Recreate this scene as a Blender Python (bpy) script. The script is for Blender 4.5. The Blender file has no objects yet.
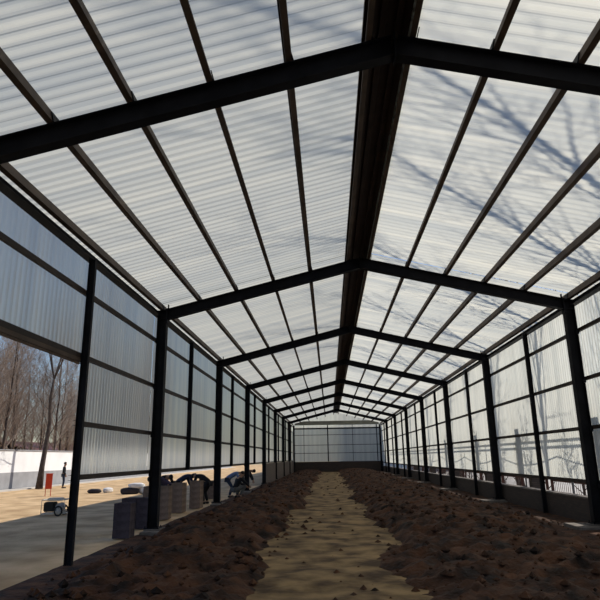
import bpy, bmesh, math, random
from math import radians, sin, cos, pi, sqrt
from mathutils import Vector, Matrix, noise
random.seed(7)
S = bpy.context.scene
COL = S.collection

# ------------------------------------------------------------ helpers
def link(o, parent=None):
    COL.objects.link(o)
    if parent is not None:
        o.parent = parent
    return o

def obj(name, bm, mat, parent=None, smooth=False):
    me = bpy.data.meshes.new(name)
    bmesh.ops.recalc_face_normals(bm, faces=bm.faces[:])
    bm.to_mesh(me); bm.free()
    if mat: me.materials.append(mat)
    if smooth:
        for p in me.polygons: p.use_smooth = True
    return link(bpy.data.objects.new(name, me), parent)

def raw(name, verts, faces, mat, parent=None, smooth=False):
    me = bpy.data.meshes.new(name)
    me.from_pydata(verts, [], faces); me.update()
    me.materials.append(mat)
    if smooth:
        for p in me.polygons: p.use_smooth = True
    return link(bpy.data.objects.new(name, me), parent)

def tag(o, label, cat, group=None):
    o['label'] = label; o['category'] = cat
    if group: o['group'] = group
    return o

def thing(name, label, cat, loc=(0, 0, 0), rz=0, group=None):
    o = link(bpy.data.objects.new(name, None))
    o.location = loc; o.rotation_euler = (0, 0, rz)
    return tag(o, label, cat, group)

def struct(name):
    o = link(bpy.data.objects.new(name, None)); o['kind'] = 'structure'
    return o

def box(bm, c, h, M=None, bev=0):
    """axis box centre c, half sizes h, optionally in frame M (3x3)"""
    M = M or Matrix.Identity(3)
    vs = []
    for sx in (-1, 1):
        for sy in (-1, 1):
            for sz in (-1, 1):
                vs.append(bm.verts.new(Vector(c) + M @ Vector((sx*h[0], sy*h[1], sz*h[2]))))
    fs = []
    for f in ((0,1,3,2),(4,6,7,5),(0,4,5,1),(2,3,7,6),(0,2,6,4),(1,5,7,3)):
        fs.append(bm.faces.new([vs[i] for i in f]))
    if bev:
        es = list({e for f in fs for e in f.edges})
        bmesh.ops.bevel(bm, geom=es, offset=bev, segments=2, affect='EDGES')
    return vs

def bx(bm, x0, x1, y0, y1, z0, z1, bev=0):
    return box(bm, ((x0+x1)/2, (y0+y1)/2, (z0+z1)/2), (abs(x1-x0)/2, abs(y1-y0)/2, abs(z1-z0)/2), None, bev)

def tube(V, F, pts, rads, n=6, cap=True):
    base = len(V)
    for i, p in enumerate(pts):
        d = (pts[min(i+1, len(pts)-1)] - pts[max(i-1, 0)])
        d = d.normalized() if d.length > 1e-9 else Vector((0, 0, 1))
        a = d.orthogonal().normalized(); b = d.cross(a)
        if i:  # keep frames consistent
            a = (pa - d * pa.dot(d)).normalized(); b = d.cross(a)
        pa = a
        for k in range(n):
            t = 2*pi*k/n
            V.append(tuple(p + (a*cos(t) + b*sin(t))*rads[i]))
    for i in range(len(pts)-1):
        for k in range(n):
            k2 = (k+1) % n
            F.append((base+i*n+k, base+i*n+k2, base+(i+1)*n+k2, base+(i+1)*n+k))
    if cap:
        F.append(tuple(base+k for k in range(n))[::-1])
        F.append(tuple(base+(len(pts)-1)*n+k for k in range(n)))

def tubes(name, lst, mat, parent=None, n=8, smooth=True):
    V, F = [], []
    for pts, r in lst:
        pts = [Vector(p) for p in pts]
        rr = r if isinstance(r, (list, tuple)) else [r]*len(pts)
        tube(V, F, pts, rr, n)
    return raw(name, V, F, mat, parent, smooth)

def dup(root, loc=None, rz=None, label=None, scale=None):
    r = root.copy(); COL.objects.link(r)
    if loc is not None: r.location = loc
    if rz is not None: r.rotation_euler = (0, 0, rz)
    if scale is not None: r.scale = (scale,)*3
    if label: r['label'] = label
    for ch in list(root.children):
        c = ch.copy(); COL.objects.link(c); c.parent = r
        for g in ch.children:
            d = g.copy(); COL.objects.link(d); d.parent = c
    return r

# ------------------------------------------------------------ materials
def M_(name):
    m = bpy.data.materials.new(name); m.use_nodes = True
    return m, m.node_tree, m.node_tree.nodes, m.node_tree.links

def mat(name, c, rough=.7, metal=0, var=.0, scale=4.0, c2=None, bump=0, bscale=30, spec=.3, detail=6, lo=.35, hi=.65):
    m, nt, N, L = M_(name)
    b = N['Principled BSDF']
    b.inputs['Roughness'].default_value = rough; b.inputs['Metallic'].default_value = metal
    b.inputs['Specular IOR Level'].default_value = spec
    tc = N.new('ShaderNodeTexCoord')
    if c2 is None: c2 = tuple(min(1, v*(1+var)) for v in c); c = tuple(v*(1-var) for v in c)
    nz = N.new('ShaderNodeTexNoise'); nz.inputs['Scale'].default_value = scale; nz.inputs['Detail'].default_value = detail
    L.new(tc.outputs['Object'], nz.inputs['Vector'])
    r = N.new('ShaderNodeValToRGB'); r.color_ramp.elements[0].position = lo; r.color_ramp.elements[1].position = hi
    r.color_ramp.elements[0].color = (*c, 1); r.color_ramp.elements[1].color = (*c2, 1)
    L.new(nz.outputs['Fac'], r.inputs['Fac']); L.new(r.outputs['Color'], b.inputs['Base Color'])
    if bump:
        n2 = N.new('ShaderNodeTexNoise'); n2.inputs['Scale'].default_value = bscale; n2.inputs['Detail'].default_value = 5
        L.new(tc.outputs['Object'], n2.inputs['Vector'])
        bp = N.new('ShaderNodeBump'); bp.inputs['Strength'].default_value = bump; bp.inputs['Distance'].default_value = .05
        L.new(n2.outputs['Fac'], bp.inputs['Height']); L.new(bp.outputs['Normal'], b.inputs['Normal'])
    return m

def sheet_mat(name, c1, c2, stretch, refr=.1, rough=.35, diff=.2):
    """translucent fibreglass sheet, uneven tint running along the corrugations"""
    m, nt, N, L = M_(name)
    N.remove(N['Principled BSDF']); out = N['Material Output']
    tc = N.new('ShaderNodeTexCoord'); mp = N.new('ShaderNodeMapping'); mp.inputs['Scale'].default_value = stretch
    L.new(tc.outputs['Object'], mp.inputs['Vector'])
    nz = N.new('ShaderNodeTexNoise'); nz.inputs['Scale'].default_value = 1; nz.inputs['Detail'].default_value = 3
    L.new(mp.outputs[0], nz.inputs['Vector'])
    r = N.new('ShaderNodeValToRGB'); r.color_ramp.elements[0].position = .3; r.color_ramp.elements[1].position = .7
    r.color_ramp.elements[0].color = (*c1, 1); r.color_ramp.elements[1].color = (*c2, 1)
    L.new(nz.outputs['Fac'], r.inputs['Fac'])
    t = N.new('ShaderNodeBsdfTranslucent'); d = N.new('ShaderNodeBsdfDiffuse'); g = N.new('ShaderNodeBsdfRefraction')
    for x in (t, d, g): L.new(r.outputs['Color'], x.inputs['Color'])
    g.inputs['IOR'].default_value = 1.15; g.inputs['Roughness'].default_value = rough
    m1 = N.new('ShaderNodeMixShader'); m1.inputs[0].default_value = diff
    m2 = N.new('ShaderNodeMixShader'); m2.inputs[0].default_value = refr
    L.new(t.outputs[0], m1.inputs[1]); L.new(d.outputs[0], m1.inputs[2])
    L.new(m1.outputs[0], m2.inputs[1]); L.new(g.outputs[0], m2.inputs[2])
    L.new(m2.outputs[0], out.inputs['Surface'])
    return m

def brick_mat(name, c1, c2, mortar, bw=.24, bh=.065, rot=(pi/2, 0, pi/2)):
    m, nt, N, L = M_(name)
    b = N['Principled BSDF']; b.inputs['Roughness'].default_value = .9
    tc = N.new('ShaderNodeTexCoord'); mp = N.new('ShaderNodeMapping')
    sep = N.new('ShaderNodeSeparateXYZ'); cb = N.new('ShaderNodeCombineXYZ'); ad = N.new('ShaderNodeMath')
    L.new(tc.outputs['Object'], sep.inputs[0]); L.new(sep.outputs['X'], ad.inputs[0]); L.new(sep.outputs['Y'], ad.inputs[1])
    L.new(ad.outputs[0], cb.inputs['X']); L.new(sep.outputs['Z'], cb.inputs['Y'])
    k = N.new('ShaderNodeTexBrick'); k.inputs['Scale'].default_value = 1
    k.inputs['Brick Width'].default_value = bw; k.inputs['Row Height'].default_value = bh; k.inputs['Mortar Size'].default_value = .008
    k.inputs['Color1'].default_value = (*c1, 1); k.inputs['Color2'].default_value = (*c2, 1); k.inputs['Mortar'].default_value = (*mortar, 1)
    L.new(cb.outputs[0], k.inputs['Vector']); L.new(k.outputs['Color'], b.inputs['Base Color'])
    return m

STEEL = mat('dark_painted_steel', (.010, .010, .013), .6, 0, .3, 3, spec=.1)
PURL = mat('brown_primer_steel', (.085, .060, .045), .65, 0, .25, 2.5, spec=.2)
GIRT = mat('dark_brown_steel', (.030, .021, .018), .6, 0, .25, 3, spec=.2)
RIDGE = mat('ridge_brown', (.035, .022, .018), .6, 0, .2, 3, spec=.2)
ROOFS = sheet_mat('roof_fibreglass', (.47, .485, .46), (.68, .66, .57), (.10, 2.2, .3), .08, .35)
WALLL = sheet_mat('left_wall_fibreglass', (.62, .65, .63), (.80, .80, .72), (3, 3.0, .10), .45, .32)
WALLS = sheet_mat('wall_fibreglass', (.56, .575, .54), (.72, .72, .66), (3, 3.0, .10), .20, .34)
CONC = mat('concrete', (.16, .14, .125), .9, 0, .25, 5, bump=.2)
SOIL = mat('dug_soil', (.009, .004, .002), .95, 0, 0, 2.6, (.085, .034, .014), bump=.8, bscale=14, detail=10)
PATH = mat('trodden_earth', (.060, .034, .014), .95, 0, 0, 1.9, (.29, .19, .085), bump=.5, bscale=9, detail=10)
GRASS = mat('dry_grass', (.40, .26, .13), .95, 0, 0, .9, (.68, .48, .27), bump=.6, bscale=12, detail=12)
YARD = mat('pale_concrete_yard', (.50, .47, .43), .9, 0, .1, .6, bump=.1)
WHITE = mat('white_render', (.80, .80, .80), .85, 0, .05, .8)
GREYR = mat('grey_render', (.30, .30, .31), .85, 0, .12, 1.2)
BRICK = brick_mat('grey_brown_brick', (.085, .062, .052), (.12, .088, .072), (.06, .052, .048))
DBRICK = brick_mat('dark_brick', (.040, .028, .024), (.058, .040, .033), (.035, .03, .028))
BARK = mat('bark', (.075, .058, .050), .95, 0, .3, 6)
TWIG = mat('twigs', (.30, .235, .19), .95, 0, .25, 3)
RED = mat('red_paint', (.62, .06, .02), .5, 0, .1, 4)
BLACK = mat('black_rubber', (.012, .012, .012), .6)
CREAM = mat('pale_tube', (.55, .53, .48), .5, 0, .1)
SACKW = mat('white_woven_sack', (.72, .71, .70), .8, 0, .08, 6, bump=.3)
SACKD = mat('dark_sack', (.03, .028, .035), .8, 0, .2, 5, bump=.3)
BLOCK = mat('grey_block', (.055, .044, .055), .95, 0, .25, 6, bump=.3)
BLOCK2 = mat('brown_block', (.19, .135, .105), .95, 0, .25, 6, bump=.3)
RAIL = mat('redbrown_railing', (.10, .040, .030), .6, 0, .2, 3)
FASC = mat('olive_fascia', (.24, .24, .20), .7, 0, .1, 2)

# ------------------------------------------------------------ key dimensions
L8 = 8.434
FY = [6.45] + [15.10 + i*L8 for i in range(8)]       # frames 0..8
FY = [FY[0] - 8.6] + FY                              # one more behind
XI, CD = 5.26, .25                                   # column inner face, depth
SL = .248
def zb(x): return 5.35 + SL*(XI - abs(x))            # underside of rafter
RD = .285
def zs(x): return zb(x) + RD*1.03 + .19              # roof sheet level
ANG = math.atan(SL)
YB, YE = FY[0], FY[-1] + .1

# ------------------------------------------------------------ portal frames
ORD = ['nearest', 'second', 'third', 'fourth', 'fifth', 'sixth', 'seventh', 'eighth', 'ninth', 'tenth']
PX = [1.245, 2.265, 3.28, 4.295]                          # purlins each side
FRAMELAB = {
 1: 'black steel portal frame whose rafter crosses the near top of the picture',
 2: 'black steel portal frame with the widest full span, its left column before the brick stacks',
 3: 'black steel portal frame second back of those seen in full, beside the bending dark worker',
 4: 'black steel portal frame third back of those seen in full, at the earth bank start',
 5: 'black steel portal frame fourth back of those seen in full, where left brick infill begins',
 6: 'black steel portal frame fifth back of those seen in full',
 7: 'black steel portal frame second before the far end wall',
 8: 'black steel portal frame next before the far end wall',
}
def hsec(bm, P, Q, up, wid, dep, tf=.014, tw=.010):
    """H section from P to Q; 'up' is the depth direction, flanges at +-dep/2, width wid across"""
    P, Q = Vector(P), Vector(Q); d = (Q-P); ln = d.length; d.normalize()
    u = Vector(up); u = (u - d*u.dot(d)).normalized(); w = d.cross(u)
    R = Matrix((w, u, d)).transposed(); c = (P+Q)/2
    box(bm, c + u*(dep/2-tf/2), (wid/2, tf/2, ln/2), R)
    box(bm, c - u*(dep/2-tf/2), (wid/2, tf/2, ln/2), R)
    box(bm, c, (tw/2, dep/2-tf, ln/2), R)

def make_frame(y, label):
    t = thing('portal_frame', label, 'steel frame', (0, y, 0), 0, 'portal frames along the shed')
    zt = zb(XI) + RD - .05
    for s in (-1, 1):
        bm = bmesh.new(); hsec(bm, (s*(XI+CD/2), 0, .10), (s*(XI+CD/2), 0, zt), (1, 0, 0), .20, CD)
        for z in (5.35,):
            bx(bm, s*XI, s*(XI+CD), -.09, .09, z, z+.014)
        bx(bm, s*(XI-.01), s*(XI+CD), -.10, .10, zt, zt+.014)
        obj('column', bm, STEEL, t)
        n = Vector((s*sin(ANG), 0, cos(ANG)))
        P = Vector((s*XI, 0, zb(XI))) + n*RD/2; Q = Vector((0.0, 0, zb(0))) + n*RD/2
        Q.x = s*.012
        bm = bmesh.new(); hsec(bm, P, Q, n, .17, RD); obj('rafter', bm, STEEL, t)
        bm = bmesh.new(); bx(bm, s*(XI-.02), s*XI, -.10, .10, 5.24, zt+.07)
        bx(bm, s*(XI-.03), s*(XI-.005), -.03, .03, zt+.07, zt+.19)
        obj('knee_plate', bm, STEEL, t)
        bm = bmesh.new(); bx(bm, s*(XI-.06), s*(XI+CD+.06), -.17, .17, .08, .10)
        for a in (-1, 1):
            for b in (-1, 1):
                bmesh.ops.create_cone(bm, cap_ends=True, segments=6, radius1=.014, radius2=.014, depth=.05,
                    matrix=Matrix.Translation((s*(XI+CD/2+a*.155), b*.14, .12)))
        obj('base_plate', bm, STEEL, t)
        for x in [p + .05*(-s) for p in PX] + [.27, 5.33]:
            bm = bmesh.new(); c = Vector((s*x, 0, zb(x))) + n*(RD+.055)
            R = Matrix.Rotation(s*ANG, 3, 'Y')
            box(bm, c + R @ Vector((-s*.055, 0, .01)), (.007, .11, .075), R)
            obj('purlin_cleat', bm, STEEL, t)
        for z in ((4.80, 3.59, 2.37, 1.42) if s < 0 else (4.78, 3.53, 2.325, 1.01)):
            bm = bmesh.new(); bx(bm, s*(XI+CD-.02), s*(XI+CD+.01), -.14, .10, z-.10, z-.045)
            bx(bm, s*(XI+CD-.06), s*(XI+CD), -.13, -.10, z-.11, z-.02)
            obj('girt_cleat', bm, STEEL, t)
    bm = bmesh.new(); bx(bm, -.012, .012, -.10, .10, zb(0)-.05, zb(0)+RD+.02)
    for zz in (.03, .13, .23):
        for yy in (-.05, .05):
            bmesh.ops.create_cone(bm, cap_ends=True, segments=6, radius1=.012, radius2=.012, depth=.05,
                matrix=Matrix.Translation((0, yy, zb(0)+zz)) @ Matrix.Rotation(pi/2, 4, 'Y'))
    obj('ridge_plate', bm, STEEL, t)
    return t
f0 = make_frame(FY[1], FRAMELAB[1])
for i in range(2, 9):
    dup(f0, (0, FY[i], 0), label=FRAMELAB[i])

# ------------------------------------------------------------ purlins (C channels, one line each)
def purlin(x, label, y0=YB, y1=YE, w=.085, h=.175, m=PURL, name='purlin', group='roof purlins'):
    s = 1 if x > 0 else -1
    n = Vector((s*sin(ANG), 0, cos(ANG)))
    c = Vector((x, (y0+y1)/2, zb(x))) + n*(RD + h/2 + .002)
    R = Matrix.Rotation(s*ANG, 3, 'Y'); hy = (y1-y0)/2
    bm = bmesh.new()
    box(bm, c + R @ Vector((-s*(w/2-.002), 0, 0)), (.002, hy, h/2), R)          # web on the uphill side
    for q in (-1, 1):
        box(bm, c + R @ Vector((0, 0, q*(h/2-.002))), (w/2-.004, hy, .002), R)
        box(bm, c + R @ Vector((s*(w/2-.004), 0, q*(h/2-.014))), (.002, hy, .010), R)
    return tag(obj(name, bm, m), label, 'purlin', group)
ordp = ['next to the ridge', 'second down from the ridge', 'third down from the ridge', 'fourth down from the ridge']
for s, side in ((-1, 'left'), (1, 'right')):
    for k, x in enumerate(PX):
        purlin(s*x - .05, 'long brown steel purlin under the %s roof slope, %s' % (side, ordp[k]))
    purlin(s*5.33, 'long brown eave purlin running along the lowest edge of the %s roof slope' % side)
    purlin(s*.215 - .05, 'long brown ridge purlin along the %s edge of the dark ridge strip' % side, w=.08)
# ridge liner and cap
bm = bmesh.new()
zc = zs(0)
zr = zb(0) + RD
prof = [(-.30, zr+.115), (-.20, zr+.13), (-.19, zr+.10), (-.12, zr+.10), (-.11, zr+.145), (.01, zr+.145), (.02, zr+.10), (.09, zr+.10), (.10, zr+.13), (.20, zr+.115)]
vs = [[bm.verts.new((x, y, z)) for x, z in prof] for y in (YB, YE)]
for i in range(len(prof)-1): bm.faces.new((vs[0][i], vs[0][i+1], vs[1][i+1], vs[1][i]))
rg = thing('roof_ridge', 'dark brown steel ridge strip running the length of the roof peak', 'ridge', (0, 0, 0))
o = obj('liner', bm, RIDGE, rg)
md = o.modifiers.new('s', 'SOLIDIFY'); md.thickness = .003
bm = bmesh.new()
for s in (-1, 1):
    R = Matrix.Rotation(s*ANG, 3, 'Y')
    box(bm, Vector((s*.165, (YB+YE)/2, zs(.165)+.055)), (.17, (YE-YB)/2, .002), R)
obj('cap', bm, RIDGE, rg)

# ------------------------------------------------------------ corrugated sheets
def sheet(name, A, B, C, mat_, parent, pitch=.19, amp=.016, seg=6, nrm=None, rows=1):
    """A->B is the corrugation-to-corrugation direction, A->C along the ribs"""
    A, B, C = Vector(A), Vector(B), Vector(C)
    u = B-A; ln = u.length; v = C-A
    n = nrm or u.cross(v).normalized()
    k = max(1, int(ln/pitch*seg)); V = []; F = []
    for i in range(k+1):
        d = ln*i/k
        ph = (d/pitch) % 1
        h = amp*(1 if ph < .30 else (1-2*(ph-.30)/.2 if ph < .5 else (-1 if ph < .8 else -1+2*(ph-.8)/.2)))
        for j in range(rows+1):
            V.append(tuple(A + u*(i/k) + v*(j/rows) + n*h))
    w = rows+1
    for i in range(k):
        for j in range(rows):
            F.append((i*w+j, (i+1)*w+j, (i+1)*w+j+1, i*w+j+1))
    return raw(name, V, F, mat_, parent)

ceiling = struct('ceiling')
for s in (-1, 1):
    for i in range(9):
        y0, y1 = FY[i], FY[i+1] + (.15 if i == 8 else 0)
        xo = 5.80
        sheet('roof_sheet', (s*.10, y0, zs(.10)+.018), (s*.10, y1, zs(.10)+.018), (s*xo, y0, zs(xo)+.018), ROOFS, ceiling, seg=10)
XW = 5.62
def mids(i): return (FY[i]+FY[i+1])/2 - .5
wl = struct('wall_left'); wr = struct('wall_right'); wb = struct('wall_back')
LZ = (4.80, 3.59, 2.37, 1.42)
RZ = (4.78, 3.53, 2.325, 1.01)
ym = 10.45
ZT = 5.64
for i in range(9):
    y0, y1 = FY[i], FY[i+1]
    if i == 1:
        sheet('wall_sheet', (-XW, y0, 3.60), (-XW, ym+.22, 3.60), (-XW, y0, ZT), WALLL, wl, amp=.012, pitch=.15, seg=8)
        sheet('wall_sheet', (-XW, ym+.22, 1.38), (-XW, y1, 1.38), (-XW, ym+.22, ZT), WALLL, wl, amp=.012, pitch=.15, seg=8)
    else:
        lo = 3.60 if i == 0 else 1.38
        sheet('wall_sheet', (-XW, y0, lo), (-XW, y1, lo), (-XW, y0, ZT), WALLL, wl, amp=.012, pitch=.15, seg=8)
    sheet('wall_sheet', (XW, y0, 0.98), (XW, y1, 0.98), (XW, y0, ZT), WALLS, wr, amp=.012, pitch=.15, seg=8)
# brick infill, left, bays from the fourth full frame on; low wall on the right
bm = bmesh.new()
for i in range(5, 9):
    bx(bm, -(XI+CD+.02), -(XI+.10), FY[i]+.12, FY[i+1]-.12, -.1, 1.36)
obj('brick_infill', bm, BRICK, wl)
bm = bmesh.new(); bx(bm, 5.56, 5.80, YB, YE, -.1, .58); obj('base_wall', bm, DBRICK, wr)
bm = bmesh.new(); bx(bm, 5.54, 5.82, YB, YE, .58, .62, .004); obj('wall_coping', bm, CONC, wr)
# end wall
YG = FY[9] + .16
for z0, z1 in ((1.24, 5.16), (5.26, 5.60)):
    sheet('wall_sheet', (-XW, YG+.08, z0), (XW, YG+.08, z0), (-XW, YG+.08, z1), WALLS, wb, amp=.012, pitch=.15, seg=8, nrm=Vector((0, 1, 0)))
V = [(-4.9, YG+.09, 6.14), (4.9, YG+.09, 6.14), (3.6, YG+.09, zs(3.6)-.02), (0, YG+.09, zs(0)-.02), (-3.6, YG+.09, zs(3.6)-.02)]
V = [(-5.62, YG+.09, 5.62), (5.62, YG+.09, 5.62), (5.62, YG+.09, zs(5.62)), (0, YG+.09, zs(0)-.0), (-5.62, YG+.09, zs(5.62))]
raw('gable_sheet', V, [(0, 1, 2, 3, 4)], WALLS, wb)
bm = bmesh.new(); bx(bm, -XI, XI, YG-.02, YG+.02, 5.62, 6.12); obj('fascia_board', bm, FASC, wb)
bm = bmesh.new(); bx(bm, -5.6, 5.6, YG, YG+.24, -.1, 1.22); obj('base_wall', bm, DBRICK, wb)

for s_, side in ((-1, 'left'), (1, 'right')):
    bm = bmesh.new(); hsec(bm, (s_*(XI+CD/2-.03), FY[9], 0), (s_*(XI+CD/2-.03), FY[9], 5.6), (1, 0, 0), .18, .22)
    tag(obj('corner_post', bm, STEEL), 'dark corner post where the %s side wall meets the far end wall' % side, 'post')
# ------------------------------------------------------------ girts and posts
def girt(s, y0, y1, z, label, h=.085, w=.06, m=GIRT):
    bm = bmesh.new(); xc = s*(XI+CD+.012+w/2)
    bx(bm, xc-s*w/2, xc-s*w/2+s*.006, y0, y1, z-h/2, z+h/2)
    for q in (-1, 1): bx(bm, xc-w/2, xc+w/2, y0, y1, z+q*h/2-.003, z+q*h/2+.003)
    return tag(obj('girt', bm, m), label, 'girt', 'wall girts')
rn = ['topmost rail of the four', 'second rail down', 'third rail down', 'lowest rail at the foot of the sheets']
for s, side, ZZ in ((-1, 'left', LZ), (1, 'right', RZ)):
    for k, z in enumerate(ZZ):
        y0 = YB
        if s < 0 and k >= 2: y0 = ym
        girt(s, y0, YE, z, 'dark girt along the %s side wall, %s' % (side, rn[k]))
    bm = bmesh.new(); bx(bm, s*(XI+CD+.012), s*(XI+CD+.09), YB, YE, 5.47, 5.61)
    bx(bm, s*(XI+.16), s*(XI+CD+.09), YB, YE, 5.455, 5.47)
    tag(obj('eave_beam', bm, STEEL), 'dark steel eave beam along the top of the %s side wall' % side, 'beam')
# deeper header over the open first bay on the left
bm = bmesh.new()
bx(bm, -5.60, -5.525, YB, ym+.02, 3.47, 3.545); bx(bm, -5.60, -5.52, YB, ym+.02, 3.44, 3.452)
tag(obj('header_rail', bm, PURL), 'brown double header rail over the open bay at the left, below the sheets', 'beam')
for s, side in ((-1, 'left'), (1, 'right')):
    for i in range(1, 9):
        y = ym if (s < 0 and i == 1) else mids(i)
        bm = bmesh.new()
        z0 = 0 if s > 0 else (0 if i == 1 else 1.40)
        hsec(bm, (s*(XI+CD-.06), y, z0), (s*(XI+CD-.06), y, 5.455), (1, 0, 0), .085, .13, .010, .008)
        o = obj('wall_post', bm, STEEL)
        if s < 0 and i == 1: lab = 'dark intermediate post at the edge of the open bay, left of the first full column'
        else: lab = 'dark intermediate post in the %s side wall, in the %s bay from the camera' % (side, ORD[i-1])
        tag(o, lab, 'post', 'intermediate wall posts')
for k, (x, w) in enumerate(((-4.11, .05), (-1.13, .14), (1.95, .05), (4.95, .10))):
    bm = bmesh.new(); bx(bm, x-w/2, x+w/2, YG-.02, YG+.06, 1.24, 5.62)
    tag(obj('wall_post', bm, STEEL), ['thin post in the far end wall, leftmost', 'thick dark post near the middle of the far end wall',
        'thin post in the far end wall, right of the thick one', 'post at the right edge of the far end wall'][k], 'post', 'end wall posts')
for z, h, lab in ((4.42, .06, 'top'), (3.2, .06, 'middle'), (2.23, .06, 'bottom')):
    bm = bmesh.new(); bx(bm, -XI-.2, XI+.2, YG-.01, YG+.05, z-h/2, z+h/2)
    tag(obj('girt', bm, GIRT), 'thin dark girt across the far end wall, %s of the three' % lab, 'girt', 'end wall girts')
bm = bmesh.new(); bx(bm, -XI-.2, XI+.2, YG-.06, YG+.05, 5.12, 5.28)
tag(obj('head_beam', bm, STEEL), 'dark horizontal beam across the top of the far end wall panels', 'beam')

# ------------------------------------------------------------ footings on the right
foot_lab = ['beside the %s column on the right' % w for w in ORD]
p0 = None
for i in range(1, 9):
    for s in (1, -1):
        if s < 0 and i > 4: continue
        lab = 'square concrete footing pad under the right column of the %s frame' % ORD[i-1] if s > 0 else \
              'square concrete footing pad under the left column of the %s frame' % ORD[i-1]
        if p0 is None:
            t = thing('concrete_footing', lab, 'footing', (s*5.385, FY[i], 0), 0, 'concrete footings')
            bm = bmesh.new(); bx(bm, -.62, .16, -.55, .55, -.12, .05, .01); obj('base_slab', bm, CONC, t)
            bm = bmesh.new(); bx(bm, -.24, .16, -.24, .24, .05, .08, .004); obj('pedestal', bm, CONC, t)
            p0 = t
        else:
            dup(p0, (s*5.385, FY[i], 0), 0 if s > 0 else pi, lab)

# ------------------------------------------------------------ ground
def fn(x, y, sc, seed=0): return noise.noise(Vector((x*sc+seed, y*sc+seed*1.7, seed)))
def hf(name, x0, x1, y0, y1, dx, dy, f, m, parent=None):
    nx, ny = int((x1-x0)/dx), int((y1-y0)/dy); V = []; F = []
    for j in range(ny+1):
        for i in range(nx+1):
            x, y = x0+(x1-x0)*i/nx, y0+(y1-y0)*j/ny
            V.append((x, y, f(x, y)))
    for j in range(ny):
        for i in range(nx):
            a = j*(nx+1)+i; F.append((a, a+1, a+nx+2, a+nx+1))
    return raw(name, V, F, m, parent, True)
o = hf('floor', -5.6, 5.6, -3, 75, .16, .2, lambda x, y: -.01 + .035*fn(x, y, .9, 3) + .02*fn(x, y, 3, 5), SOIL); o['kind'] = 'structure'
tag(hf('earth_path', -3.0, 1.0, -3, 73, .16, .2, lambda x, y: .02 + .035*fn(x, y, .9, 3) + .02*fn(x, y, 3, 5), PATH), 'trodden tan earth path running between the two soil banks', 'path')
def gz(x, y):
    return -.06 + .03*fn(x, y, .4, 9)
o = hf('ground', -90, -5.55, -10, 180, .9, .9, gz, GRASS); o['kind'] = 'structure'; o.name = 'ground_left'
bm = bmesh.new(); bx(bm, 5.6, 60, -10, 180, -.3, -.08); o = obj('ground_right', bm, YARD); o['kind'] = 'structure'
bm = bmesh.new(); bx(bm, -5.6, 5.6, 75, 180, -.3, -.06); o = obj('ground_back', bm, GRASS); o['kind'] = 'structure'

def mound(xc, w, hgt, seed):
    def f(x, y):
        c = xc(y) + .22*fn(0, y, .55, seed+9); hw = w(y) + .25*fn(3, y, .8, seed+5) + .12*fn(x, y, 2.6, seed+8); t = (x-c)/hw
        a = max(0, 1 - t*t)
        lump = .5 + .5*fn(x, y, .45, seed)
        n = 1 - abs(fn(x, y, 1.6, seed+2))*1.6
        z = hgt(y)*a**.8*(.55+.6*lump) + min(1, a*2.2)**.7*(.16*n + .10*abs(fn(x, y, 4.5, seed+4)) + .04*fn(x, y, 9, seed+6)) - .07
        return z if a > 0 else -.12
    return f
fl = mound(lambda y: -3.5+.12*sin(y*.3), lambda y: 1.5+.12*sin(y*.9), lambda y: .27*min(1, max(.35, (y-6)/9)), 11)
fr = mound(lambda y: 2.15+.12*sin(y*.4+1), lambda y: 2.15+.18*sin(y*.8), lambda y: .38*min(1, max(.35, (y-6)/9)), 21)
tag(hf('soil_mound', -5.24, -1.5, 4, 74, .07, .1, fl, SOIL), 'long bank of dug brown soil along the left columns, left of the path', 'soil mound')
tag(hf('soil_mound', -.5, 4.75, 4, 74, .07, .1, fr, SOIL), 'broad bank of dark dug soil between the path and the right columns', 'soil mound')
# clods
V, F = [], []
for k in range(3200):
    sd = random.random()
    if sd < .4: x = random.uniform(-5.2, -2.0); 
    elif sd < .93: x = random.uniform(-.1, 4.9)
    else: x = random.uniform(-2, 0)
    y = 5.5 + 60*random.random()**1.8
    z = max(fl(x, y) if x < -1.5 else fr(x, y), -.01)
    r = .02 + .075*random.random()**2.5
    b = len(V)
    for v in ((1,0,0),(-1,0,0),(0,1,0),(0,-1,0),(0,0,1),(0,0,-1),(.6,.6,.5),(-.6,.5,-.4)):
        q = Vector(v)*r*random.uniform(.7, 1.2); V.append((x+q.x, y+q.y, z+r*.35+q.z*.8))
    for f_ in ((0,2,4),(2,1,4),(1,3,4),(3,0,4),(2,0,5),(1,2,5),(3,1,5),(0,3,5)): F.append(tuple(b+i for i in f_))
o = raw('soil_clods', V, F, SOIL); o['kind'] = 'stuff'; tag(o, 'loose clods of brown earth scattered over the soil banks', 'soil')

# ------------------------------------------------------------ block stacks by the left columns
def block_bm(w, d, h):
    bm = bmesh.new(); t = .03
    bx(bm, -w/2, w/2, -d/2, -d/2+t, 0, h); bx(bm, -w/2, w/2, d/2-t, d/2, 0, h)
    for x in (-w/2, -t/2, w/2-t): bx(bm, x, x+t, -d/2+t, d/2-t, 0, h)
    bx(bm, -w/2+t, w/2-t, -d/2+t, d/2-t, h*.45, h*.55)
    return bm
W_, D_, H_ = .39, .19, .19
blk = {}
def stack(x, y, nx, ny, nz, m, label, rz=0, jitter=.006):
    R = Matrix.Rotation(rz, 3, 'Z')
    for k in range(nz):
        for i in range(nx):
            for j in range(ny):
                px = (i-(nx-1)/2)*(W_+.012); py = (j-(ny-1)/2)*(D_+.012)
                v = R @ Vector((px, py, 0))
                if m.name not in blk:
                    o = obj('building_block', block_bm(W_, D_, H_), m); blk[m.name] = o
                else:
                    o = blk[m.name].copy(); COL.objects.link(o)
                o.location = (x+v.x+random.uniform(-jitter, jitter)*.4, y+v.y, -.03+k*(H_+.002)); o.rotation_euler = (0, 0, rz)
                tag(o, label, 'block', label)
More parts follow.
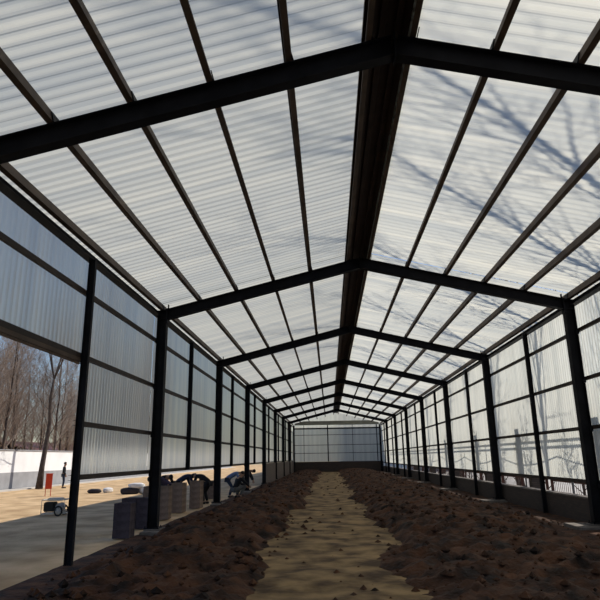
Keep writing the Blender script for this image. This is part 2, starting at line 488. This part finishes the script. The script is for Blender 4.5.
stack(-5.84, 14.3, 1, 2, 4, BLOCK, 'dark grey building block in the low stack left of the first full column', 0)
stack(-6.12, 16.2, 2, 2, 4, BLOCK, 'dark grey building block in the taller stack just behind the first full left column', 0)
stack(-6.3, 18.6, 2, 2, 5, BLOCK2, 'brown building block in the stack just right of the first full left column', .0)
stack(-6.22, 20.9, 1, 3, 5, BLOCK2, 'brown building block in the middle brown stack, between its two neighbours', .0)
stack(-5.98, 22.6, 1, 3, 5, BLOCK2, 'brown building block in the narrow stack just left of the bending black worker', .0)
stack(-6.5, 27.6, 2, 2, 4, BLOCK2, 'brown building block in the stack between the second and third left columns', .0)

# ------------------------------------------------------------ white boundary wall and things on the left
t = thing('boundary_wall', 'long white boundary wall with grey lower band behind the dry grass', 'wall', (-22.4, 60, 0))
bm = bmesh.new(); bx(bm, -.12, .12, -60, 70, 1.05, 2.46); obj('upper_wall', bm, WHITE, t)
bm = bmesh.new(); bx(bm, -.13, .13, -60, 70, -.15, 1.05); obj('lower_band', bm, GREYR, t)
bm = bmesh.new(); bx(bm, -.18, .18, -60, 70, 2.46, 2.54, .01); obj('wall_coping', bm, GREYR, t)
bm = bmesh.new(); bx(bm, -22.2, -21.3, 0, 130, -.12, -.0)
tag(obj('pavement_strip', bm, YARD), 'pale concrete strip along the foot of the white boundary wall', 'pavement')
# red cabinet
t = thing('electrical_box', 'orange red box on a thin stand before the white wall, right of the forked tree', 'box', (-15.95, 31.7, -.11), .5)
bm = bmesh.new(); bx(bm, -.16, .16, -.12, .12, .42, 1.18, .01); obj('cabinet', bm, RED, t)
bm = bmesh.new(); bx(bm, -.13, .13, -.135, -.121, .46, 1.14, .004); obj('door', bm, RED, t)
bm = bmesh.new(); bx(bm, -.18, .18, -.15, .15, 1.18, 1.21, .004); obj('rain_hood', bm, RED, t)
for x in (-.13, .13):
    for y in (-.08, .08): tubes('leg', [([(x, y, 0), (x, y, .42)], .014)], RED, t)
# machine with wheel
t = thing('generator', 'dark machine in a pale tube frame with round wheels on the near dry grass', 'machine', (-10.30, 20.4, -.05), .12); t.scale = (.80, .80, .95)
bm = bmesh.new(); bx(bm, -.42, .0, -.26, .26, .14, .46, .03); obj('engine_box', bm, BLACK, t)
bm = bmesh.new(); bmesh.ops.create_cone(bm, cap_ends=True, segments=20, radius1=.15, radius2=.15, depth=.4, matrix=Matrix.Translation((.2, 0, .28)) @ Matrix.Rotation(pi/2, 4, 'X'))
obj('alternator', bm, GREYR, t)
fr_ = []
for y in (-.32, .32):
    fr_.append(([(-.48, y, .08), (-.48, y, .54), (.46, y, .54), (.46, y, .08), (-.48, y, .08)], .018))
for x in (-.48, .46):
    for z in (.08, .54): fr_.append(([(x, -.32, z), (x, .32, z)], .018))
tubes('tube_frame', fr_, CREAM, t)
bm = bmesh.new(); bx(bm, -.30, .30, -.2, .2, .50, .60, .03); obj('fuel_tank', bm, CREAM, t)
for y in (-.40, .40):
    ring = [(.24+.15*cos(a*pi/10), y, .17+.15*sin(a*pi/10)) for a in range(21)]
    w = tubes('wheel', [(ring, .03)], BLACK, t)
    tubes('spokes', [([(.24, y, .17), (.24+.14*cos(a), y, .17+.14*sin(a))], .012) for a in (0, pi/3, 2*pi/3, pi, 4*pi/3, 5*pi/3)] + [([(.24, y-.04, .17), (.24, y+.04, .17)], .03)], CREAM, w)
# sacks
def sack_bm(l, w, h, seed):
    bm = bmesh.new(); bmesh.ops.create_uvsphere(bm, u_segments=20, v_segments=12, radius=1)
    for v in bm.verts:
        c = v.co.copy()
        for a in range(3): c[a] = math.copysign(abs(c[a])**.62, c[a])
        pinch = 1 - .25*abs(c.x)**3
        n = 1 + .13*noise.noise(Vector((c.x*1.7+seed, c.y*1.7, c.z*1.7)))
        v.co = Vector((c.x*l/2*n, c.y*w/2*pinch*n, c.z*h/2*pinch*n + h/2))
    return bm
def sack(x, y, z, rz, l, w, h, m, label, seed, tilt=0):
    o = obj('sack', sack_bm(l, w, h, seed), m, None, True); o.location = (x, y, z); o.rotation_euler = (tilt, 0, rz)
    return tag(o, label, 'sack')
sack(-11.85, 32.6, -.08, .3, 1.0, .55, .38, SACKD, 'black sack lying at the left end of the white sack heap', 1)
sack(-11.0, 32.95, -.08, -.2, 1.0, .6, .42, SACKW, 'white woven sack at the bottom of the heap beside the black sack', 2)
sack(-11.55, 32.75, .22, .5, .9, .5, .30, SACKW, 'white woven sack lying on top of the heap behind the block stack', 3)
sack(-10.3, 32.4, -.08, .9, .85, .5, .42, SACKW, 'white woven sack at the right end of the heap, next to the column', 4)
sack(-14.35, 34.0, -.08, .2, .75, .45, .26, SACKD, 'small dark sack lying alone on the dry grass', 5)
sack(-13.75, 34.5, -.08, 1.0, .6, .4, .3, SACKW, 'small white sack lying beside the lone dark sack on the grass', 6)

# ------------------------------------------------------------ people
SKIN = mat('skin', (.30, .17, .11), .6)
HAIR = mat('hair', (.012, .010, .010), .7)
def cloth(n, c): return mat(n, c, .85, 0, .15, 6)
def skinmesh(name, verts, edges, rads, m, parent, root=0, sub=2):
    me = bpy.data.meshes.new(name); me.from_pydata(verts, edges, []); me.materials.append(m)
    o = link(bpy.data.objects.new(name, me), parent)
    sk = o.modifiers.new('skin', 'SKIN'); sk.use_smooth_shade = True
    d = me.skin_vertices[0].data if me.skin_vertices else None
    if d is None:
        bpy.context.view_layer.objects.active = o
        bm = bmesh.new(); bm.from_mesh(me); bm.verts.layers.skin.verify(); bm.to_mesh(me); bm.free(); d = me.skin_vertices[0].data
    for i, r in enumerate(rads): d[i].radius = r if isinstance(r, tuple) else (r, r)
    d[root].use_root = True
    ss = o.modifiers.new('sub', 'SUBSURF'); ss.levels = sub; ss.render_levels = sub
    return o
POSES = {
 'stand': dict(pel=(0,0,.93), chest=(0,.02,1.24), neck=(0,.02,1.43), head=(0,.05,1.58), sh=(.18,.0,1.38), el=(.25,.0,1.10), wr=(.22,.14,.88),
               hip=(.09,0,.88), kn=(.10,.04,.49), an=(.11,0,.09), toe=(.13,.16,.04), fing=(0,.1,-1)),
 'bend': dict(pel=(0,-.18,.86), chest=(0,.14,1.05), neck=(0,.36,1.13), head=(0,.50,1.10), sh=(.18,.28,1.10), el=(.22,.40,.83), wr=(.15,.52,.60),
               hip=(.09,-.16,.82), kn=(.12,.06,.47), an=(.13,-.06,.09), toe=(.15,.10,.04), fing=(0,.2,-1)),
 'stoop': dict(pel=(0,-.22,.84), chest=(0,.12,.88), neck=(0,.36,.86), head=(0,.50,.80), sh=(.18,.28,.84), el=(.20,.36,.55), wr=(.12,.44,.32),
               hip=(.09,-.20,.80), kn=(.12,.02,.46), an=(.13,-.06,.09), toe=(.15,.10,.04), fing=(0,.2,-1)),
 'crouch': dict(pel=(0,-.14,.36), chest=(0,.02,.64), neck=(0,.12,.82), head=(0,.22,.94), sh=(.19,.08,.76), el=(.25,.32,.56), wr=(.12,.50,.46),
               hip=(.10,-.12,.34), kn=(.17,.30,.48), an=(.14,.02,.09), toe=(.16,.19,.04), fing=(-.2,.8,-.4)),
}
def lerp(a, b, t): return tuple(a[i]+(b[i]-a[i])*t for i in range(3))
def person(pose, loc, rz, jacket, trousers, label, cap=None):
    P = POSES[pose]; t = thing('person', label, 'person', loc, rz)
    m_ = lambda p, s: (p[0]*s, p[1], p[2])
    V, E, R = [], [], []
    def add(p, r, par=None):
        V.append(tuple(p)); R.append(r); i = len(V)-1
        if par is not None: E.append((par, i))
        return i
    hd = Vector(P['head']); nk = Vector(P['neck']); up = (hd-nk).normalized()
    fwd = Vector((0, 1, 0)); fwd = (fwd - up*fwd.dot(up))
    fwd = fwd.normalized() if fwd.length > .2 else Vector((0, 0, -1))
    if pose in ('bend', 'stoop'): fwd = Vector((0, .35, -1)); fwd = (fwd - up*fwd.dot(up)).normalized()
    pel = add(P['pel'], (.13, .10)); ch = add(P['chest'], (.145, .10), pel); uc = add(lerp(P['chest'], P['neck'], .6), (.12, .085), ch)
    n1 = add(nk, .055, uc); h1 = add(hd - up*.04 + fwd*.01, (.070, .078), n1); h2 = add(hd+up*.05, (.078, .09), h1); h3 = add(hd+up*.11, (.055, .06), h2)
    for s in (-1, 1):
        a = add(m_(P['sh'], s), .058, uc); e = add(m_(P['el'], s), .042, a); fa = add(m_(lerp(P['el'], P['wr'], .35), s), .040, e); w = add(m_(P['wr'], s), .026, fa)
        fd = Vector(P['fing']).normalized(); wv = Vector(m_(P['wr'], s))
        palm = add(wv+fd*.055, (.034, .018), w)
        side = fd.cross(Vector((s, 0, 0))).normalized()
        for k in range(4):
            off = side*((k-1.5)*.020); ln = (.065, .078, .072, .055)[k]
            b = add(wv+fd*.085+off, .009, palm); c = add(wv+fd*(.085+ln*.55)+off+Vector((-s*.012, 0, 0)), .0085, b)
            add(wv+fd*(.085+ln)+off+Vector((-s*.032, 0, 0)), .007, c)
        b = add(wv+fd*.045+side*-.038, .011, palm); add(wv+fd*.085+side*-.052+Vector((-s*.01, 0, 0)), .009, b)
        hp = add(m_(P['hip'], s), .085, pel); k1 = add(m_(lerp(P['hip'], P['kn'], .5), s), .075, hp); k = add(m_(P['kn'], s), .055, k1)
        cf = add(m_(lerp(P['kn'], P['an'], .35), s), .055, k); an = add(m_(P['an'], s), .036, cf); add(m_(P['toe'], s), .034, an)
    skinmesh('body', V, E, R, SKIN, t)
    # nose, ears, eyes
    bm = bmesh.new(); lat = up.cross(fwd).normalized()
    F3 = Matrix((lat, fwd, up)).transposed().to_4x4()
    for off, r, sc in ((fwd*.092+up*.0, .016, (.8, 1.1, 1.4)), (lat*.082, .022, (.4, .8, 1.3)), (lat*-.082, .022, (.4, .8, 1.3))):
        bmesh.ops.create_uvsphere(bm, u_segments=10, v_segments=6, radius=r, matrix=Matrix.Translation(hd+up*.01+off) @ F3 @ Matrix.Diagonal((*sc, 1)))
    obj('nose_and_ears', bm, SKIN, t, True)
    bm = bmesh.new()
    for s in (-1, 1): bmesh.ops.create_uvsphere(bm, u_segments=8, v_segments=6, radius=.011, matrix=Matrix.Translation(hd+up*.035+fwd*.080+lat*s*.03))
    obj('eyes', bm, HAIR, t, True)
    bm = bmesh.new(); bmesh.ops.create_uvsphere(bm, u_segments=20, v_segments=12, radius=1)
    for v in bm.verts:
        c = v.co; f = Vector((c.x*.094, c.y*.108, c.z*.10 if c.z > 0 else c.z*.075))
        if c.y > .45 and c.z < .35: f.y *= .55
        v.co = hd + up*.065 + lat*f.x + fwd*(f.y-.012) + up*f.z
    obj('cap' if cap else 'hair', bm, cap or HAIR, t, True)
    # jacket
    V, E, R = [], [], []
    pb = Vector(P['pel']); cv = Vector(P['chest'])
    a0 = add(pb + (pb-cv).normalized()*.06, (.165, .125)); a1 = add(pb + (cv-pb)*.4, (.155, .115), a0); a2 = add(cv, (.175, .125), a1); a3 = add(lerp(P['chest'], P['neck'], .62), (.15, .10), a2); add(lerp(P['chest'], P['neck'], .93), (.068, .066), a3)
    for s in (-1, 1):
        a = add(m_(P['sh'], s), .076, a3); e1 = add(m_(lerp(P['sh'], P['el'], .5), s), .066, a); e = add(m_(P['el'], s), .060, e1); add(m_(lerp(P['el'], P['wr'], .93), s), .046, e)
    skinmesh('jacket', V, E, R, jacket, t)
    V, E, R = [], [], []
    a0 = add(P['pel'], (.15, .115))
    for s in (-1, 1):
        hp = add(m_(P['hip'], s), .105, a0); k1 = add(m_(lerp(P['hip'], P['kn'], .5), s), .090, hp); k = add(m_(P['kn'], s), .074, k1)
        cf = add(m_(lerp(P['kn'], P['an'], .45), s), .070, k); add(m_(lerp(P['kn'], P['an'], .97), s), .058, cf)
    skinmesh('trousers', V, E, R, trousers, t)
    for s in (-1, 1):
        bm = bmesh.new(); a, b = Vector(m_(P['an'], s)), Vector(m_(P['toe'], s)); d = (b-a); d.z = 0; d.normalize()
        c = a + d*.07; ang = math.atan2(-d.x, d.y)
        box(bm, (c.x, c.y, .045), (.05, .14, .045), Matrix.Rotation(ang, 3, 'Z'), .02)
        obj('shoe', bm, BLACK, t, True)
    return t
NAVY = cloth('navy_cloth', (.020, .026, .055)); BLK = cloth('black_cloth', (.010, .010, .013)); BLUE = cloth('blue_cloth', (.10, .15, .27))
PURP = cloth('dusk_purple_cloth', (.05, .04, .08)); JEAN = cloth('dark_jeans', (.02, .03, .06)); GREYC = cloth('grey_cloth', (.10, .10, .10))
person('stand', (-19.3, 40.9, -.07), -1.2, BLK, JEAN, 'person in black jacket and dark trousers standing by the white wall')
person('bend', (-6.15, 24.9, -.06), 1.2, BLK, BLK, 'person in black bending forward with arms down at the second full left column')
person('bend', (-7.2, 25.2, -.06), -1.0, NAVY, BLK, 'person in dark navy stooping behind the brown block stacks')
person('bend', (-7.75, 24.3, -.06), -2.3, BLK, JEAN, 'person in black bending low just left of the navy worker, behind the brown blocks')
person('bend', (-7.0, 22.0, -.06), 2.0, PURP, BLK, 'person in purple jacket bending over beside the first full left column')
person('bend', (-5.7, 28.7, -.06), -1.4, BLUE, JEAN, 'person in pale blue jacket bending at the left between second and third columns')
person('crouch', (-4.95, 25.9, .10), -.9, BLK, GREYC, 'person in black crouching on the soil edge right of the second left column')
person('bend', (-5.75, 33.4, -.06), -1.6, BLK, BLK, 'person in black bending down at the third full left column')

# ------------------------------------------------------------ bare trees
def grow(seed, H, r0, fork=None, dens=1.0, spread=.5, nprim=26, start=.3, twn=5):
    rnd = random.Random(seed); TV, TF, BV, BF = [], [], [], []
    n = 9; pts = []; x = y = 0
    for i in range(n+1):
        pts.append(Vector((x, y, H*i/n))); x += rnd.uniform(-.14, .14)*H/14; y += rnd.uniform(-.14, .14)*H/14
    if fork: pts = pts[:fork+1]
    rads = [r0*(1-.88*(i/n)**.8) * (1.25 if i == 0 else 1) for i in range(len(pts))]
    tube(TV, TF, pts, rads, 8)
    def at(P, t):
        f = t*(len(P)-1); i = min(int(f), len(P)-2); return P[i].lerp(P[i+1], f-i)
    def branch(p, d, ln, r, lvl):
        k = 4 if lvl < 3 else 3; q = [p.copy()]; dd = d.normalized()
        for i in range(k):
            dd = (dd + Vector((rnd.uniform(-.16, .16), rnd.uniform(-.16, .16), rnd.uniform(-.02, .20)))).normalized()
            q.append(q[-1] + dd*ln/k)
        tube(BV, BF, q, [max(.004, r*(1-.82*i/k)) for i in range(k+1)], 5 if lvl == 1 else 3, False)
        if lvl < 4:
            cnt = (int(7*dens), int(twn*dens), 3)[lvl-1]
            for j in range(cnt):
                t = .2 + .75*(j+rnd.random()*.8)/cnt; p2 = at(q, min(t, .98))
                a = rnd.uniform(0, 2*pi); o = dd.orthogonal().normalized(); o = (Matrix.Rotation(a, 3, dd) @ o)
                d2 = (dd*rnd.uniform(.7, 1.1) + o*rnd.uniform(.45, .9)).normalized()
                branch(p2, d2, ln*rnd.uniform(.35, .6)*(1.1-t*.4), max(.004, r*.42*(1-.5*t)), lvl+1)
    if fork:
        top = pts[-1]
        for k in range(5):
            a = 2*pi*k/5 + .5; branch(top, Vector((cos(a)*.35, sin(a)*.35, 1)), H-top.z, rads[-1]*.62, 1)
        nprim = 8
    pr_ = .22 if fork else .34
    for j in range(nprim):
        t = start + (1-start)*(j+rnd.random()*.6)/nprim
        if fork: t = .45 + .5*j/nprim
        p = at(pts, min(t, .99)); a = j*2.4 + rnd.uniform(-.4, .4)
        d = Vector((cos(a)*spread, sin(a)*spread, rnd.uniform(.55, 1.0)))
        branch(p, d, H*rnd.uniform(.22, .36)*(1.15-.7*t), max(.02, r0*pr_*(1.2-t)), 1)
    return TV, TF, BV, BF
def tree(label, loc, data, bark=BARK, twig=TWIG, group=None, rz=0):
    t = thing('bare_tree', label, 'tree', loc, rz, group)
    raw('trunk', data[0], data[1], bark, t, True); raw('branches', data[2], data[3], twig, t, True)
    return t
tree('tall bare tree forking high, growing in front of the white wall', (-20.8, 40.6, -.08), grow(5, 13.5, .21, fork=5, dens=1.0), BARK, BARK)
protos = [grow(s_, 15.5, .17, dens=1.25, spread=.62, nprim=32, start=.15) for s_ in (11, 12, 13)]
pt = []
rnd = random.Random(4)
spots = []
y = 37
while len(spots) < 36:
    x = rnd.uniform(-44, -24.5)
    spots.append((x, y)); y += rnd.uniform(1.0, 2.1)
spots.sort(key=lambda p: p[0], reverse=True)
for i, (x, yy) in enumerate(spots):
    lab = 'bare leafless tree in the dense grey-brown thicket beyond the white wall'
    sc = rnd.uniform(.78, 1.08) * (1 if yy < 66 else .85)
    if i < 3:
        t = tree(lab, (x, yy, -.08), protos[i], group='bare trees beyond the white wall', rz=rnd.uniform(0, 6)); t.scale = (sc,)*3; pt.append(t)
    else:
        dup(pt[i % 3], (x, yy, -.08), rnd.uniform(0, 6), lab, sc)
# roadside trees on the right: only their shadows on the sheets show
rp = []
for i, (x, yy, sc) in enumerate(((9.6, 13.4, 1.0), (10.2, 17.0, 1.0), (9.5, 21.8, 1.0), (10.6, 27.4, 1.0), (9.8, 35, 1.0), (10.5, 43, 1.0), (10, 52, 1), (10.5, 62, 1), (10.4, 8.6, 1.0), (11, 72, 1), (9.4, 31, 1))):
    lab = 'bare roadside tree right of the shed, its shadow falling across the right roof'
    if i < 2:
        t = tree(lab, (x, yy, -.08), grow(31+i, 19, .19, dens=.85, spread=.22, nprim=20, start=.3, twn=4), BARK, BARK, 'trees right of the shed', i*2.0); t.scale = (sc,)*3; rp.append(t)
    else: dup(rp[i % 2], (x, yy, -.08), i*1.3, lab, sc)
bp = None  # shrub row added outside to darken the lower right wall sheets
for k in range(15):
    y = 8.5 + k*3.3 + rnd.uniform(-.5, .5); lab = 'tall leafless shrub added behind the railing to shade the lower right wall'
    if bp is None:
        bp = thing('shade_shrub', lab, 'shrub', (7.9, y, -.08), 0, 'leafless shrubs added to shade the right wall')
        d = grow(77, 4.9, .045, dens=.9, spread=.75, nprim=34, start=.04, twn=4)
        raw('stem', d[0], d[1], BARK, bp, True); raw('branches', d[2], d[3], BARK, bp, True)
    else: dup(bp, (7.9 + rnd.uniform(-.2, .3), y, -.08), k*1.9, lab, rnd.uniform(.85, 1.02))
# low shed beyond the wall
t = thing('low_shed', 'low shed with brown roof just showing above the white wall', 'shed', (-46, 92, 0), 0)
bm = bmesh.new(); bx(bm, -5, 5, -12, 12, -.1, 3.0); obj('shed_wall', bm, GREYR, t)
bm = bmesh.new()
for s in (-1, 1): box(bm, (s*2.7, 0, 3.75), (2.95, 12.4, .06), Matrix.Rotation(s*.28, 3, 'Y'))
obj('shed_roof', bm, RAIL, t)

# ------------------------------------------------------------ railing, pillars and pipe rail right of the shed
XR = 6.65
for i, (y0, y1) in enumerate(((9.3, 15.2), (15.5, 21.4), (21.8, 27.4), (27.8, 34.6), (35.0, 42), (42.4, 50), (50.4, 60))):
    t = thing('railing_panel', 'red-brown picket railing panel outside the right wall, %s from the camera' % ORD[i], 'railing', (XR, 0, 0), 0, 'railing panels outside the right wall')
    ps = [([(0, y0+k*.16, 0-.08), (0, y0+k*.16, 1.05)], .009) for k in range(int((y1-y0)/.16))]
    o = tubes('pickets', ps, RAIL, t, n=4); 
    bm = bmesh.new(); bx(bm, -.02, .02, y0, y1, .80, .85); bx(bm, -.02, .02, y0, y1, .05, .09); obj('rails', bm, RAIL, t)
    for yy in (y0+.05, (y0+y1)/2, y1-.05):
        bm = bmesh.new(); bx(bm, -.04, .04, yy-.04, yy+.04, -.08, 1.0); obj('post', bm, RAIL, t)
for i, y in enumerate((15.35, 21.6, 27.6, 34.8, 42.2, 50.2)):
    bm = bmesh.new(); bx(bm, 6.0, 6.32, y-.17, y+.17, -.1, 2.85); bx(bm, 5.97, 6.35, y-.20, y+.20, 2.85, 2.95)
    tag(obj('brick_pillar', bm, BRICK), 'square brick pillar seen as a shadow through the right wall, %s from the camera' % ORD[i], 'pillar', 'brick pillars outside the right wall')
t = thing('pipe_rail', 'tall double pipe rail on thin posts whose shadow crosses the right wall sheets', 'pipe rail', (5.92, 0, 0))
for z in (2.22, 2.40): tubes('pipe', [([(0, 8, z), (0, 66, z)], .030)], GREYR, t)
for k in range(15): tubes('pipe_post', [([(0, 9.5+k*4.1, -.08), (0, 9.5+k*4.1, 2.45)], .030)], GREYR, t)
pts = []
for k in range(60):
    y = 8 + k; pts.append((-.05, y, 1.9 - .28*sin((y % 6)/6*pi)))
tubes('hanging_cable', [(pts, .016)], BLACK, t)

# ------------------------------------------------------------ unseen building added to keep the sun off the far end wall
t = thing('shade_building', 'plain unseen building added to shade the far end wall from the sun', 'building', (2, 90, 0))
bm = bmesh.new(); bx(bm, -1.5, 28, -11.5, 6, -.1, 11); obj('building_wall', bm, WHITE, t)
bm = bmesh.new(); bx(bm, -1.7, 28.4, -11.7, 6.4, 11, 11.25); obj('flat_roof', bm, CONC, t)

# ------------------------------------------------------------ sun and sky
EL = radians(41.5); az = Vector((.81, .586, 0)).normalized()
sd = Vector((az.x*cos(EL), az.y*cos(EL), sin(EL)))
li = bpy.data.lights.new('sun', 'SUN'); li.energy = 4.6; li.angle = radians(.53); li.color = (1, .93, .82)
lo = link(bpy.data.objects.new('sun', li)); lo.rotation_euler = sd.to_track_quat('Z', 'Y').to_euler(); lo.location = (20, 20, 30)
w = bpy.data.worlds.new('World'); S.world = w; w.use_nodes = True
N, L = w.node_tree.nodes, w.node_tree.links
sk = N.new('ShaderNodeTexSky'); sk.sky_type = 'NISHITA'; sk.sun_disc = False
sk.sun_elevation = EL; sk.sun_rotation = math.atan2(az.x, az.y); sk.air_density = 1.2; sk.dust_density = .6
mx = N.new('ShaderNodeMix'); mx.data_type = 'RGBA'; mx.blend_type = 'MULTIPLY'; mx.inputs[0].default_value = 1
L.new(sk.outputs[0], mx.inputs[6]); mx.inputs[7].default_value = (.90, .96, 1.12, 1)
L.new(mx.outputs[2], N['Background'].inputs['Color']); N['Background'].inputs['Strength'].default_value = .104

# ------------------------------------------------------------ camera
ca = bpy.data.cameras.new('camera'); co = link(bpy.data.objects.new('camera', ca)); S.camera = co
ca.sensor_width = 36; ca.lens = 580.67/600*36; ca.clip_end = 500
p_, r_, y_ = radians(15.21), radians(-.9), radians(2.574)
fw = Vector((-sin(y_)*cos(p_), cos(y_)*cos(p_), sin(p_))); rt = Vector((cos(y_), sin(y_), 0)); up = rt.cross(fw)
r2 = rt*cos(r_) + up*sin(r_); u2 = -rt*sin(r_) + up*cos(r_)
R = Matrix((r2, u2, -fw)).transposed().to_4x4()
co.matrix_world = Matrix.Translation((-.983, 0, 1.7)) @ R
vs_ = S.view_settings; vs_.view_transform = 'Standard'; vs_.look = 'None'; vs_.gamma = 1; vs_.exposure = 0; vs_.use_curve_mapping = False
